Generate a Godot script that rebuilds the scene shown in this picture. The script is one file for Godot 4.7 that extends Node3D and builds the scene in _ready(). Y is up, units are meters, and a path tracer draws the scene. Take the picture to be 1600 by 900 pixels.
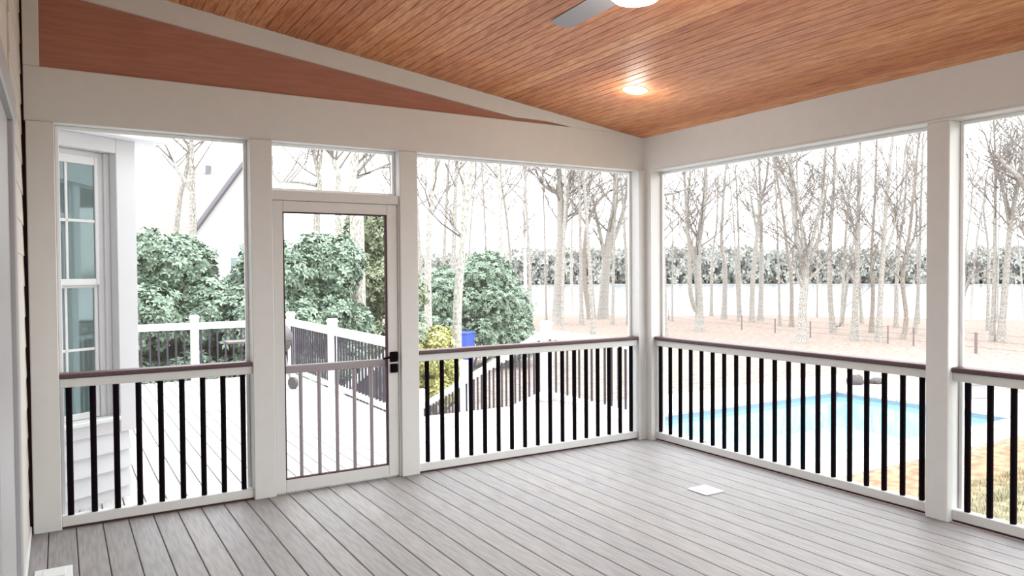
extends Node3D
# Screened porch looking out on a deck, a pool, bare winter trees and a lake.

var M := {}
var rng := RandomNumberGenerator.new()
const SLOPE := 0.1364          # rise of the porch ceiling per metre towards -x
const DECK := -0.15            # level of the outer deck, a step below the porch floor
const GROUND := -1.7
const RIGHT := Vector3(0.8568, 0, 0.5157)   # across the view of the yard
const AWAY := Vector3(0.5157, 0, -0.8568)   # from the porch towards the lake


func ceil_y(x: float) -> float:
	return 2.681 + SLOPE * (-0.076 - x)


func gy(x: float, z: float) -> float:
	var r := Vector2(x + 4.5, z - 5.0).length()
	return GROUND - clampf((r - 24.0) / 51.0, 0.0, 1.0) - maxf(0.0, r - 75.0) * 0.05


# ---------------------------------------------------------------- helpers
func tag(o: Node, label: String, category := "", group := "", kind := "") -> void:
	if label:
		o.set_meta("label", label)
	if category:
		o.set_meta("category", category)
	if group:
		o.set_meta("group", group)
	if kind:
		o.set_meta("kind", kind)


func numbered(called: String) -> String:
	if not has_node(called):
		return called
	var n := 1
	while has_node("%s_%03d" % [called, n]):
		n += 1
	return "%s_%03d" % [called, n]


func thing(called: String, label: String, category: String, at := Vector3.ZERO, group := "", kind := "") -> Node3D:
	var o := Node3D.new()
	o.name = numbered(called)
	add_child(o)
	o.position = at
	tag(o, label, category, group, kind)
	return o


func part(called: String, mesh: Mesh, mat: Material, parent: Node3D, at := Vector3.ZERO) -> MeshInstance3D:
	var o := MeshInstance3D.new()
	var n := 0
	o.name = called
	while parent.has_node(NodePath(String(o.name))):
		n += 1
		o.name = "%s_%03d" % [called, n]
	o.mesh = mesh
	o.material_override = mat
	parent.add_child(o, true)
	o.position = at
	return o


func solo(called: String, mesh: Mesh, mat: Material, label: String, category: String, at := Vector3.ZERO, group := "", kind := "") -> MeshInstance3D:
	var o := part(numbered(called), mesh, mat, self, at)
	tag(o, label, category, group, kind)
	return o


func new_st() -> SurfaceTool:
	var st := SurfaceTool.new()
	st.begin(Mesh.PRIMITIVE_TRIANGLES)
	st.set_smooth_group(-1)
	return st


func done(st: SurfaceTool) -> ArrayMesh:
	st.generate_normals()
	return st.commit()


func tri(st: SurfaceTool, a: Vector3, b: Vector3, c: Vector3, out: Vector3) -> void:
	if (b - a).cross(c - a).dot(out) > 0.0:
		st.add_vertex(a); st.add_vertex(c); st.add_vertex(b)
	else:
		st.add_vertex(a); st.add_vertex(b); st.add_vertex(c)


func quad(st: SurfaceTool, a: Vector3, b: Vector3, c: Vector3, d: Vector3, out: Vector3) -> void:
	tri(st, a, b, c, out)
	tri(st, a, c, d, out)


# a box from lo to hi with chamfered edges
func box(st: SurfaceTool, lo: Vector3, hi: Vector3, bev := 0.004) -> void:
	var c := (lo + hi) / 2.0
	var h := (hi - lo) / 2.0
	var b := minf(bev, minf(h.x, minf(h.y, h.z)) * 0.9)
	var s := [-1.0, 1.0]
	var f := func(ax: int, sx: float, sy: float, sz: float) -> Vector3:
		var v := h - Vector3(b, b, b)
		v[ax] = h[ax]
		return c + v * Vector3(sx, sy, sz)
	for k in s:
		quad(st, f.call(0, k, -1, -1), f.call(0, k, 1, -1), f.call(0, k, 1, 1), f.call(0, k, -1, 1), Vector3(k, 0, 0))
		quad(st, f.call(1, -1, k, -1), f.call(1, 1, k, -1), f.call(1, 1, k, 1), f.call(1, -1, k, 1), Vector3(0, k, 0))
		quad(st, f.call(2, -1, -1, k), f.call(2, 1, -1, k), f.call(2, 1, 1, k), f.call(2, -1, 1, k), Vector3(0, 0, k))
	if b <= 0.0:
		return
	for p in s:
		for q in s:
			quad(st, f.call(0, p, q, -1), f.call(0, p, q, 1), f.call(1, p, q, 1), f.call(1, p, q, -1), Vector3(p, q, 0))
			quad(st, f.call(1, -1, p, q), f.call(1, 1, p, q), f.call(2, 1, p, q), f.call(2, -1, p, q), Vector3(0, p, q))
			quad(st, f.call(0, p, -1, q), f.call(0, p, 1, q), f.call(2, p, 1, q), f.call(2, p, -1, q), Vector3(p, 0, q))
			for r in s:
				tri(st, f.call(0, p, q, r), f.call(1, p, q, r), f.call(2, p, q, r), Vector3(p, q, r))


func box_mesh(size: Vector3, bev := 0.004) -> ArrayMesh:   # base at y = 0, centred in x and z
	var st := new_st()
	box(st, Vector3(-size.x / 2, 0, -size.z / 2), Vector3(size.x / 2, size.y, size.z / 2), bev)
	return done(st)


func bar(lo: Vector3, hi: Vector3, bev := 0.004) -> ArrayMesh:
	var st := new_st()
	box(st, lo, hi, bev)
	return done(st)


# the outline pts (x, y) extruded from z0 to z1
func prism(st: SurfaceTool, pts: PackedVector2Array, z0: float, z1: float, t := Transform3D()) -> void:
	var idx := Geometry2D.triangulate_polygon(pts)
	for i in range(0, idx.size(), 3):
		for z in [z0, z1]:
			var v := []
			for k in 3:
				v.append(t * Vector3(pts[idx[i + k]].x, pts[idx[i + k]].y, z))
			tri(st, v[0], v[1], v[2], t.basis * Vector3(0, 0, 1.0 if z == maxf(z0, z1) else -1.0))
	var area := 0.0
	for i in pts.size():
		area += pts[i].cross(pts[(i + 1) % pts.size()])
	for i in pts.size():
		var a := pts[i]
		var b := pts[(i + 1) % pts.size()]
		var n := Vector2(b.y - a.y, a.x - b.x) * signf(area)
		quad(st, t * Vector3(a.x, a.y, z0), t * Vector3(b.x, b.y, z0), t * Vector3(b.x, b.y, z1), t * Vector3(a.x, a.y, z1), t.basis * Vector3(n.x, n.y, 0))


# a round bar through pts; radii either one per point or one for all; smooth
func tube(st: SurfaceTool, pts: Array, radii: Array, sides := 8, capped := true) -> void:
	var rings := []
	var n := pts.size()
	for i in n:
		var d: Vector3 = (pts[mini(i + 1, n - 1)] - pts[maxi(i - 1, 0)]).normalized()
		var u := d.cross(Vector3.RIGHT if absf(d.x) < 0.7 else Vector3.BACK).normalized()
		var w := u.cross(d)
		var ring := []
		for k in sides:
			var a := TAU * k / sides
			ring.append((u * cos(a) + w * sin(a)))
		rings.append(ring)
	st.set_smooth_group(0)
	for i in n - 1:
		var ra: float = radii[mini(i, radii.size() - 1)]
		var rb: float = radii[mini(i + 1, radii.size() - 1)]
		for k in sides:
			var k2 := (k + 1) % sides
			quad(st, pts[i] + rings[i][k] * ra, pts[i] + rings[i][k2] * ra, pts[i + 1] + rings[i + 1][k2] * rb, pts[i + 1] + rings[i + 1][k] * rb, rings[i][k] + rings[i][k2])
	st.set_smooth_group(-1)
	if capped:
		for e in [0, n - 1]:
			var r: float = radii[mini(e, radii.size() - 1)]
			var out: Vector3 = (pts[0] - pts[1]) if e == 0 else (pts[n - 1] - pts[n - 2])
			for k in range(1, sides - 1):
				tri(st, pts[e] + rings[e][0] * r, pts[e] + rings[e][k] * r, pts[e] + rings[e][k + 1] * r, out)


# profile of (radius, height) turned round the y axis
func lathe(st: SurfaceTool, prof: Array, at := Vector3.ZERO, sides := 24, smooth := true) -> void:
	st.set_smooth_group(0 if smooth else -1)
	for i in prof.size() - 1:
		var p: Vector2 = prof[i]
		var q: Vector2 = prof[i + 1]
		var nrm := Vector2(q.y - p.y, p.x - q.x)
		for k in sides:
			var a := TAU * k / sides
			var b := TAU * (k + 1) / sides
			var da := Vector3(cos(a), 0, sin(a))
			var db := Vector3(cos(b), 0, sin(b))
			var out := (da + db).normalized() * nrm.x + Vector3.UP * nrm.y
			quad(st, at + da * p.x + Vector3.UP * p.y, at + db * p.x + Vector3.UP * p.y, at + db * q.x + Vector3.UP * q.y, at + da * q.x + Vector3.UP * q.y, out)
	st.set_smooth_group(-1)


# ---------------------------------------------------------------- materials
func noise(freq: float, seed_: int, octaves := 4, kind := FastNoiseLite.TYPE_SIMPLEX_SMOOTH) -> FastNoiseLite:
	var n := FastNoiseLite.new()
	n.noise_type = kind
	n.frequency = freq
	n.seed = seed_
	n.fractal_octaves = octaves
	return n


func noise_tex(n: FastNoiseLite, stops: Array, size := 512, normal := 0.0) -> NoiseTexture2D:
	var t := NoiseTexture2D.new()
	t.width = size
	t.height = size
	t.seamless = true
	t.noise = n
	if normal > 0.0:
		t.as_normal_map = true
		t.bump_strength = normal
	else:
		var g := Gradient.new()
		var off := PackedFloat32Array()
		var col := PackedColorArray()
		for s in stops:
			off.append(s[0])
			col.append(s[1])
		g.offsets = off
		g.colors = col
		t.color_ramp = g
	return t


func mat(color: Color, rough: float, tex: Texture2D = null, scale := Vector3.ONE) -> StandardMaterial3D:
	var m := StandardMaterial3D.new()
	m.albedo_color = color
	m.roughness = rough
	if tex:
		m.albedo_texture = tex
		m.uv1_triplanar = true
		m.uv1_world_triplanar = true
		m.uv1_scale = scale
	return m


func rgb(r: int, g: int, b: int) -> Color:
	return Color8(r, g, b)


func make_materials() -> void:
	var w := Color.WHITE
	var paint := noise_tex(noise(0.02, 3, 3), [[0.0, Color(0.985, 0.985, 0.985)], [1.0, w]])
	M.white = mat(rgb(217, 218, 216), 0.45, paint, Vector3(0.7, 0.7, 0.7))
	M.white_vinyl = mat(rgb(240, 241, 243), 0.35)
	M.frame = mat(rgb(238, 239, 240), 0.35)
	M.siding = mat(rgb(214, 210, 200), 0.6, paint, Vector3(0.8, 0.8, 0.8))
	M.siding_white = mat(rgb(207, 206, 207), 0.55, paint, Vector3(0.8, 0.8, 0.8))
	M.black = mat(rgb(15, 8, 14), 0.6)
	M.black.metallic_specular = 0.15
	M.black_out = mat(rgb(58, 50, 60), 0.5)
	M.cap = mat(rgb(96, 68, 72), 0.5, noise_tex(noise(0.03, 8, 4), [[0.0, Color(0.8, 0.8, 0.8)], [1.0, w]]), Vector3(3, 3, 3))
	M.casing = mat(rgb(178, 179, 181), 0.45)  # grey carries the shade that falls on the casing
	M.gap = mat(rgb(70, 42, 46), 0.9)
	var grain := noise_tex(noise(0.016, 11, 5), [[0.25, Color(0.9, 0.895, 0.89)], [0.5, Color(0.96, 0.957, 0.955)], [0.75, w]])
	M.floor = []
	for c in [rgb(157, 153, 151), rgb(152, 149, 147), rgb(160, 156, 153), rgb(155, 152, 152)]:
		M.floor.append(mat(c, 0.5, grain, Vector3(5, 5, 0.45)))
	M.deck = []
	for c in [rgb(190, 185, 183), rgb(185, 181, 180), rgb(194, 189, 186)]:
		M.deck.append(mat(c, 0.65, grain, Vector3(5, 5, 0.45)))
	var wood := noise_tex(noise(0.012, 21, 5), [[0.2, Color(0.8, 0.72, 0.65)], [0.45, Color(0.92, 0.89, 0.86)], [0.6, w], [0.8, Color(0.88, 0.83, 0.78)]])
	M.wood = []
	for c in [rgb(216, 150, 104), rgb(207, 138, 92), rgb(222, 160, 114), rgb(200, 131, 88), rgb(212, 146, 105)]:
		var m := mat(c, 0.55, wood, Vector3(6, 6, 0.5))
		M.wood.append(m)
	M.panel = mat(rgb(174, 120, 102), 0.6, noise_tex(noise(0.01, 5, 4), [[0.2, Color(0.94, 0.93, 0.92)], [0.8, w]]), Vector3(0.5, 6, 6))
	M.screen = mat(Color(0.60, 0.60, 0.60, 0.14), 0.9)
	M.screen.transparency = BaseMaterial3D.TRANSPARENCY_ALPHA
	M.door_screen = mat(Color(0.5, 0.5, 0.5, 0.16), 0.9)
	M.door_screen.transparency = BaseMaterial3D.TRANSPARENCY_ALPHA
	M.grey_metal = mat(rgb(168, 160, 163), 0.4)
	M.fan = mat(rgb(124, 123, 126), 0.4)
	M.fan_dark = mat(rgb(84, 70, 72), 0.5)
	M.lamp = mat(rgb(255, 250, 240), 0.5)
	M.lamp.emission_enabled = true
	M.lamp.emission = Color(1.0, 0.95, 0.88)
	M.lamp.emission_energy_multiplier = 2.2
	M.glass = mat(Color(0.42, 0.50, 0.50, 0.8), 0.03)
	M.glass.transparency = BaseMaterial3D.TRANSPARENCY_ALPHA
	M.glass.metallic = 0.45
	M.glass.metallic_specular = 1.0
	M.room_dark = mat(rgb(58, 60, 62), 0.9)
	var barks := noise_tex(noise(0.02, 31, 5), [[0.2, Color(0.55, 0.53, 0.5)], [0.5, Color(0.85, 0.84, 0.82)], [0.8, w]])
	M.bark_pale = mat(rgb(198, 196, 188), 0.85, barks, Vector3(2.2, 0.7, 2.2))
	M.bark_grey = mat(rgb(176, 173, 168), 0.9, barks, Vector3(2.2, 0.7, 2.2))
	M.bark_dark = mat(rgb(162, 154, 146), 0.9, barks, Vector3(2.2, 0.7, 2.2))
	M.twig = mat(rgb(124, 117, 111), 0.9)
	M.leaf = mat(w, 0.38)
	M.leaf.vertex_color_use_as_albedo = true
	M.leaf.backlight_enabled = true
	M.leaf.backlight = Color(0.25, 0.3, 0.2)
	M.ground = mat(w, 0.95, noise_tex(noise(0.02, 41, 5), [[0.2, Color(0.72, 0.7, 0.68)], [0.5, Color(0.9, 0.89, 0.88)], [0.8, w]]), Vector3(0.35, 0.35, 0.35))
	M.ground.vertex_color_use_as_albedo = true
	M.lake = mat(rgb(214, 218, 222), 0.12, null)
	M.lake.metallic = 0.5
	M.concrete = mat(rgb(176, 165, 160), 0.85, noise_tex(noise(0.02, 43, 5), [[0.2, Color(0.86, 0.85, 0.85)], [0.8, w]]), Vector3(0.6, 0.6, 0.6))
	M.coping = mat(rgb(176, 172, 170), 0.8)
	M.pool_wall = mat(rgb(146, 188, 200), 0.4)
	M.pool_tile = mat(rgb(112, 130, 142), 0.3)
	M.water = mat(Color(0.55, 0.80, 0.88, 0.3), 0.04)
	M.water.metallic_specular = 0.25
	M.water.transparency = BaseMaterial3D.TRANSPARENCY_ALPHA
	M.roof = mat(rgb(146, 138, 134), 0.9, noise_tex(noise(0.05, 51, 4), [[0.2, Color(0.8, 0.8, 0.8)], [0.8, w]]), Vector3(0.8, 0.8, 0.8))
	M.rake = mat(rgb(106, 104, 110), 0.7)
	M.rock = mat(rgb(92, 86, 86), 0.9, barks, Vector3(1.5, 1.5, 1.5))
	M.bin = mat(rgb(58, 84, 170), 0.5)
	M.grill = mat(rgb(86, 78, 76), 0.45)
	M.steel = mat(rgb(150, 150, 150), 0.4)
	M.cabinet = mat(rgb(150, 148, 146), 0.6)
	M.fence = mat(rgb(110, 98, 96), 0.8)
	M.haze_tree = mat(w, 0.95)
	M.haze_tree.vertex_color_use_as_albedo = true
	M.plate = mat(rgb(232, 235, 236), 0.4)
	M.haze_bank = mat(rgb(150, 146, 136), 0.95)


func _ready() -> void:
	# ------------------------------------------------ camera, sky, exposure
	var cam := Camera3D.new()
	cam.name = "camera"
	cam.fov = 41.9074
	cam.near = 0.05
	cam.far = 2000.0
	cam.transform = Transform3D(Basis(Vector3(0.856299, -0.006881, 0.516434), Vector3(0.017208, 0.999736, -0.015214), Vector3(-0.516194, 0.021914, 0.856192)), Vector3(-4.5598, 1.5064, 5.1842))
	add_child(cam)
	var env := Environment.new()
	env.background_mode = Environment.BG_SKY
	var sky := Sky.new()
	var sm := ProceduralSkyMaterial.new()
	sm.sky_top_color = Color(2.33, 2.40, 2.46)
	sm.sky_horizon_color = Color(1.72, 1.72, 1.71)
	sm.sky_curve = 0.6
	sm.ground_horizon_color = Color(0.8, 0.77, 0.74)
	sm.ground_bottom_color = Color(0.6, 0.58, 0.55)
	sm.sky_energy_multiplier = 1.0
	sm.ground_energy_multiplier = 0.9
	sm.sun_angle_max = 0.0
	sky.sky_material = sm
	env.sky = sky
	env.tonemap_mode = Environment.TONE_MAPPER_LINEAR
	env.tonemap_exposure = 1.12
	env.sdfgi_enabled = true
	env.ssao_enabled = true
	env.ssil_enabled = true
	var we := WorldEnvironment.new()
	we.name = "world_environment"
	we.environment = env
	add_child(we)

	rng.seed = 7
	make_materials()
	build_floor()
	build_ceiling()
	build_left_wall()
	build_front_wall()
	build_right_wall()
	build_back()
	build_ground()
	build_porch_rails()
	build_screen_door()
	build_deck()
	build_stairs()
	build_bay()
	build_fittings()
	build_pool()
	build_house()
	build_yard_things()
	build_shrubs()
	build_trees()
	build_far()


# ---------------------------------------------------------------- the porch
func build_floor() -> void:
	var fl := thing("floor", "taupe grey composite deck boards of the porch floor", "floor", Vector3.ZERO, "", "structure")
	var st := new_st()
	box(st, Vector3(-0.0675, -0.026, -3.36), Vector3(0.0675, 0, 3.36), 0.003)
	var board := done(st)
	var k := -2
	while true:
		var x := -4.495 + 0.1393 * (k + 0.5)
		if x > 0.02:
			break
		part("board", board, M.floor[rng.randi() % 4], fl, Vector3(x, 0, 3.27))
		k += 1
	st = new_st()
	box(st, Vector3(-4.9, -0.09, -0.1), Vector3(0.09, -0.028, 6.65), 0.0)
	part("subfloor", done(st), M.gap, fl)
	st = new_st()
	box(st, Vector3(-4.9, -0.34, -0.115), Vector3(0.1, -0.03, -0.085), 0.003)
	box(st, Vector3(0.085, -0.34, -0.085), Vector3(0.115, -0.03, 6.65), 0.003)
	part("rim_board", done(st), M.white, fl)
	st = new_st()
	for z in [0.0, 2.2, 4.4, 6.5]:
		for x in [-3.0, -1.5, 0.0]:
			box(st, Vector3(x - 0.07, GROUND - 0.2, z - 0.07), Vector3(x + 0.07, -0.09, z + 0.07), 0.004)
	part("footing_post", done(st), M.white, fl)


func build_ceiling() -> void:
	var a := atan(SLOPE)
	var ce := thing("ceiling", "sloped ceiling of varnished reddish beadboard planks", "ceiling", Vector3(-0.076, 2.681, 0), "", "structure")
	ce.rotation.z = -a
	# one plank: bevelled long edges and a bead groove down the middle
	var w := 0.0655
	var prof := PackedVector2Array([Vector2(-w, 0.018), Vector2(-w, 0.005), Vector2(-w + 0.004, 0.0), Vector2(-0.005, 0.0), Vector2(-0.0025, 0.004), Vector2(0.0025, 0.004), Vector2(0.005, 0.0), Vector2(w - 0.004, 0.0), Vector2(w, 0.005), Vector2(w, 0.018)])
	var st := new_st()
	prism(st, prof, 0.0, 6.62)
	var plank := done(st)
	for k in 37:
		part("plank", plank, M.wood[rng.randi() % 5], ce, Vector3(-(k + 0.5) * 0.1325, 0, 0.0))
	st = new_st()
	box(st, Vector3(-5.2, 0.02, -0.3), Vector3(0.45, 0.2, 6.95), 0.01)
	part("roof_deck", done(st), M.roof, ce)


func build_left_wall() -> void:
	var wl := thing("wall_left", "house wall with cream lap siding at the far left", "wall", Vector3.ZERO, "", "structure")
	part("backing", bar(Vector3(-5.0, GROUND - 0.3, -9.0), Vector3(-4.745, 4.6, 7.0), 0.0), M.siding_white, wl)
	# lapped boards: each leans out a little over the one below
	var prof := PackedVector2Array([Vector2(0, 0), Vector2(0.011, 0), Vector2(0.011, 0.003), Vector2(0.006, 0.19), Vector2(0, 0.19)])
	var runs := [[0.0, 1.2], [2.6, 6.5]]
	for r in runs:
		var st := new_st()
		prism(st, prof, r[0], r[1])
		var lap := done(st)
		for k in 19:
			part("siding_board", lap, M.siding, wl, Vector3(-4.736, 0.045 + 0.1745 * k, 0))
	part("shadow_gap_strip", bar(Vector3(-4.745, 0, -0.06), Vector3(-4.709, 3.3, -0.002), 0.0), M.gap, wl)  # dark strip standing in for the shadowed gap beside the post
	solo("baseboard_left", bar(Vector3(-4.745, 0.001, 0.03), Vector3(-4.716, 0.05, 1.2), 0.006), M.white, "low white base strip at the foot of the siding", "baseboard", Vector3.ZERO, "", "structure")
	var d := thing("door_2", "door casing painted grey as shade at the extreme left edge", "door", Vector3.ZERO, "", "structure")
	part("casing", bar(Vector3(-4.752, 0.001, 1.2), Vector3(-4.712, 2.17, 1.32), 0.006), M.casing, d)
	part("casing", bar(Vector3(-4.752, 0.001, 2.48), Vector3(-4.712, 2.17, 2.6), 0.006), M.casing, d)
	part("head_casing", bar(Vector3(-4.752, 2.17, 1.18), Vector3(-4.708, 2.29, 2.62), 0.006), M.casing, d)
	part("door_panel", bar(Vector3(-4.752, 0.001, 1.32), Vector3(-4.735, 2.17, 2.48), 0.004), M.casing, d)
	part("siding_board", bar(Vector3(-4.752, 2.29, 1.2), Vector3(-4.735, 3.36, 2.6), 0.004), M.siding, d)


func build_front_wall() -> void:
	var wf := thing("wall_front", "gable end over the screened openings with brown panel", "wall", Vector3.ZERO, "", "structure")
	part("beam", bar(Vector3(-4.715, 2.394, -0.09), Vector3(-0.076, 2.713, 0.03), 0.004), M.white, wf)
	# brown triangle of the gable
	var st := new_st()
	var tri_pts := PackedVector2Array([Vector2(-4.70, 2.70), Vector2(-0.7, 2.70), Vector2(-0.8, ceil_y(-0.8) - 0.04), Vector2(-4.70, ceil_y(-4.70) - 0.02)])
	prism(st, tri_pts, -0.06, 0.008)
	part("gable_panel", done(st), M.panel, wf)
	# the raking trim under the ceiling thins out to the right
	st = new_st()
	var up := PackedVector2Array([Vector2(-4.715, ceil_y(-4.715) + 0.01), Vector2(-4.715, ceil_y(-4.715) - 0.138), Vector2(-1.42, ceil_y(-1.42) - 0.124), Vector2(-1.12, ceil_y(-1.12) - 0.085), Vector2(-0.86, 2.7125), Vector2(-0.076, 2.7125 - 0.001), Vector2(-0.076, ceil_y(-0.076) + 0.04)])
	prism(st, up, -0.09, 0.03)
	part("rake_trim", done(st), M.white, wf)
	part("corner_trim", bar(Vector3(-4.715, 2.713, -0.05), Vector3(-4.634, 3.2, 0.034), 0.004), M.white, wf)
	part("outer_cladding", bar(Vector3(-4.715, 2.394, -0.12), Vector3(-0.03, 2.72, -0.092), 0.0), M.white, wf)

	for p in [[-4.637, "white square porch post against the house siding"], [-3.397, "white square porch post left of the screen door"], [-2.345, "white square porch post right of the screen door, lever side"]]:
		var post := thing("porch_post", p[1], "post", Vector3(p[0], 0, -0.018))
		part("shaft", bar(Vector3(-0.071, 0, -0.07), Vector3(0.071, 2.394, 0.07), 0.005), M.white, post)
	st = new_st()
	prism(st, PackedVector2Array([Vector2(-0.15, 0.086), Vector2(-0.15, -0.052), Vector2(-0.076, -0.052), Vector2(-0.076, -0.13), Vector2(0.07, -0.13), Vector2(0.07, 0.086)]), 0.0, 2.394, Transform3D(Basis(Vector3(1, 0, 0), Vector3(0, 0, -1), Vector3(0, 1, 0)), Vector3.ZERO))
	var cp := thing("porch_post", "white corner post where both screened walls meet", "post")
	part("shaft", done(st), M.white, cp)

	screen_panel("window_1", "screened opening by the house, left of the door", Vector3(-4.566, 0.0, -0.064), Vector3(-3.468, 2.394, -0.064), true)
	screen_panel("window_2", "low transom screen above the screen door", Vector3(-3.326, 2.066, -0.05), Vector3(-2.416, 2.394, -0.05), true)
	screen_panel("window_3", "screened opening between the door and the corner post", Vector3(-2.274, 0.0, -0.064), Vector3(-0.15, 2.394, -0.064), true)
	var h := thing("trim_1", "white header between the screen door and its transom", "trim", Vector3.ZERO, "", "structure")
	part("header", bar(Vector3(-3.326, 2.0, -0.075), Vector3(-2.416, 2.066, 0.035), 0.005), M.white, h)
	part("jamb", bar(Vector3(-2.428, 0.001, -0.06), Vector3(-2.416, 2.0, 0.03), 0.002), M.white, h)


# an aluminium frame with insect screen, in the plane z = const (along_x) or x = const
func screen_panel(called: String, label: String, lo: Vector3, hi: Vector3, along_x: bool) -> void:
	var o := thing(called, label, "screen", Vector3.ZERO, "", "structure")
	var w := 0.022
	var t := 0.012
	var u := Vector3(1, 0, 0) if along_x else Vector3(0, 0, 1)
	var n := Vector3(0, 0, 1) if along_x else Vector3(1, 0, 0)
	var len_u := (hi - lo).dot(u)
	var len_y := hi.y - lo.y
	var base := lo
	for e in [[0.0, 0.0, w, len_y], [len_u - w, 0.0, len_u, len_y], [w, 0.0, len_u - w, w], [w, len_y - w, len_u - w, len_y]]:
		var a: Vector3 = base + u * e[0] + Vector3.UP * e[1] - n * t
		var b: Vector3 = base + u * e[2] + Vector3.UP * e[3] + n * t
		part("frame", bar(a, b, 0.003), M.gap if lo.y < 0.01 and e[3] == w else M.frame, o)  # bottom member at floor level coloured dark as the shade under the rail
	var st := new_st()
	var c1 := base + u * w + Vector3.UP * w
	var c2 := base + u * (len_u - w) + Vector3.UP * (len_y - w)
	quad(st, c1, Vector3(c2.x, c1.y, c2.z), c2, Vector3(c1.x, c2.y, c1.z), n)
	part("insect_screen", done(st), M.screen, o)


func build_right_wall() -> void:
	var wr := thing("wall_right", "deep white eave beam over the right hand openings", "wall", Vector3.ZERO, "", "structure")
	var st := new_st()
	prism(st, PackedVector2Array([Vector2(-0.083, 2.394), Vector2(-0.083, 2.683), Vector2(0.07, 2.662), Vector2(0.07, 2.394)]), 0.03, 6.62)
	part("beam", done(st), M.white, wr)
	part("lip", bar(Vector3(-0.079, 2.378, 0.13), Vector3(0.06, 2.394, 6.6), 0.003), M.white, wr)
	for p in [[2.654, "white square porch post standing right of the long right railing"], [5.3, "white square porch post outside the right edge of view"]]:
		var post := thing("porch_post", p[1], "post", Vector3(-0.006, 0, p[0]))
		part("shaft", bar(Vector3(-0.07, 0, -0.068), Vector3(0.07, 2.378, 0.068), 0.005), M.white, post)
	screen_panel("window_4", "wide screened opening facing the pool and lake", Vector3(0.05, 0.0, 0.13), Vector3(0.05, 2.378, 2.586), false)
	screen_panel("window_5", "screened opening cut by the right edge of view", Vector3(0.05, 0.0, 2.722), Vector3(0.05, 2.378, 5.232), false)


func build_back() -> void:
	var wb := thing("wall_back", "beam and gable over the openings behind the camera", "wall", Vector3.ZERO, "", "structure")
	var st := new_st()
	prism(st, PackedVector2Array([Vector2(-4.75, 2.394), Vector2(0.07, 2.394), Vector2(0.07, 2.66), Vector2(-4.75, 3.31)]), 6.53, 6.65)
	part("backing", done(st), M.white, wb)
	part("siding_panel", bar(Vector3(-4.75, 0, 6.53), Vector3(-3.6, 2.394, 6.65), 0.004), M.siding, wb)
	for p in [[-3.53, "white porch post behind the camera near the house"], [-1.8, "white porch post behind the camera, middle of the back side"], [0.0, "white porch post at the rear corner behind the camera"]]:
		var post := thing("porch_post", p[1], "post", Vector3(p[0], 0, 6.59))
		part("shaft", bar(Vector3(-0.07, 0, -0.06), Vector3(0.07, 2.394, 0.06), 0.005), M.white, post)
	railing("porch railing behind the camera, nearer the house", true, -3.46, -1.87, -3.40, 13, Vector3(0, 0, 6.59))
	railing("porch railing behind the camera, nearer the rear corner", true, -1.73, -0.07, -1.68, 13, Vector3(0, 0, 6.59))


func railing(label: String, along_x: bool, u0: float, u1: float, first: float, count: int, at: Vector3) -> void:
	var o := thing("porch_railing", label, "railing", at)
	var mk := func(a0: float, a1: float, y0: float, y1: float, n0: float, n1: float, bev: float) -> ArrayMesh:
		return bar(Vector3(a0, y0, n0), Vector3(a1, y1, n1), bev) if along_x else bar(Vector3(n0, y0, a0), Vector3(n1, y1, a1), bev)
	part("cap", mk.call(u0, u1, 0.892, 0.921, -0.048, 0.05, 0.006), M.cap, o)
	part("top_rail", mk.call(u0, u1, 0.838, 0.892, -0.028, 0.028, 0.004), M.white, o)
	part("bottom_rail", mk.call(u0, u1, 0.013, 0.073, -0.03, 0.03, 0.004), M.white, o)
	part("contact_shade_strip", mk.call(u0, u1, 0.0, 0.0125, -0.022, 0.022, 0.002), M.gap, o)  # added dark strip, paints the contact shade below the bottom rail
	var st := new_st()
	tube(st, [Vector3(0, 0.07, 0), Vector3(0, 0.84, 0)], [0.0172], 12, false)
	var b := done(st)
	for k in count:
		var u := first + 0.1242 * k
		part("baluster", b, M.black, o, Vector3(u, 0, 0) if along_x else Vector3(0, 0, u))


func build_porch_rails() -> void:
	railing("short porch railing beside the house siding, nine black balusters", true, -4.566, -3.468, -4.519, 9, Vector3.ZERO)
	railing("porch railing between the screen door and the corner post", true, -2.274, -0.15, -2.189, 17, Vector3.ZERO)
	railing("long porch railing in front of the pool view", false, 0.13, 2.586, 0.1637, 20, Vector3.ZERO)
	railing("porch railing running out of view at the right edge", false, 2.722, 5.232, 2.797, 19, Vector3.ZERO)


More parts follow.
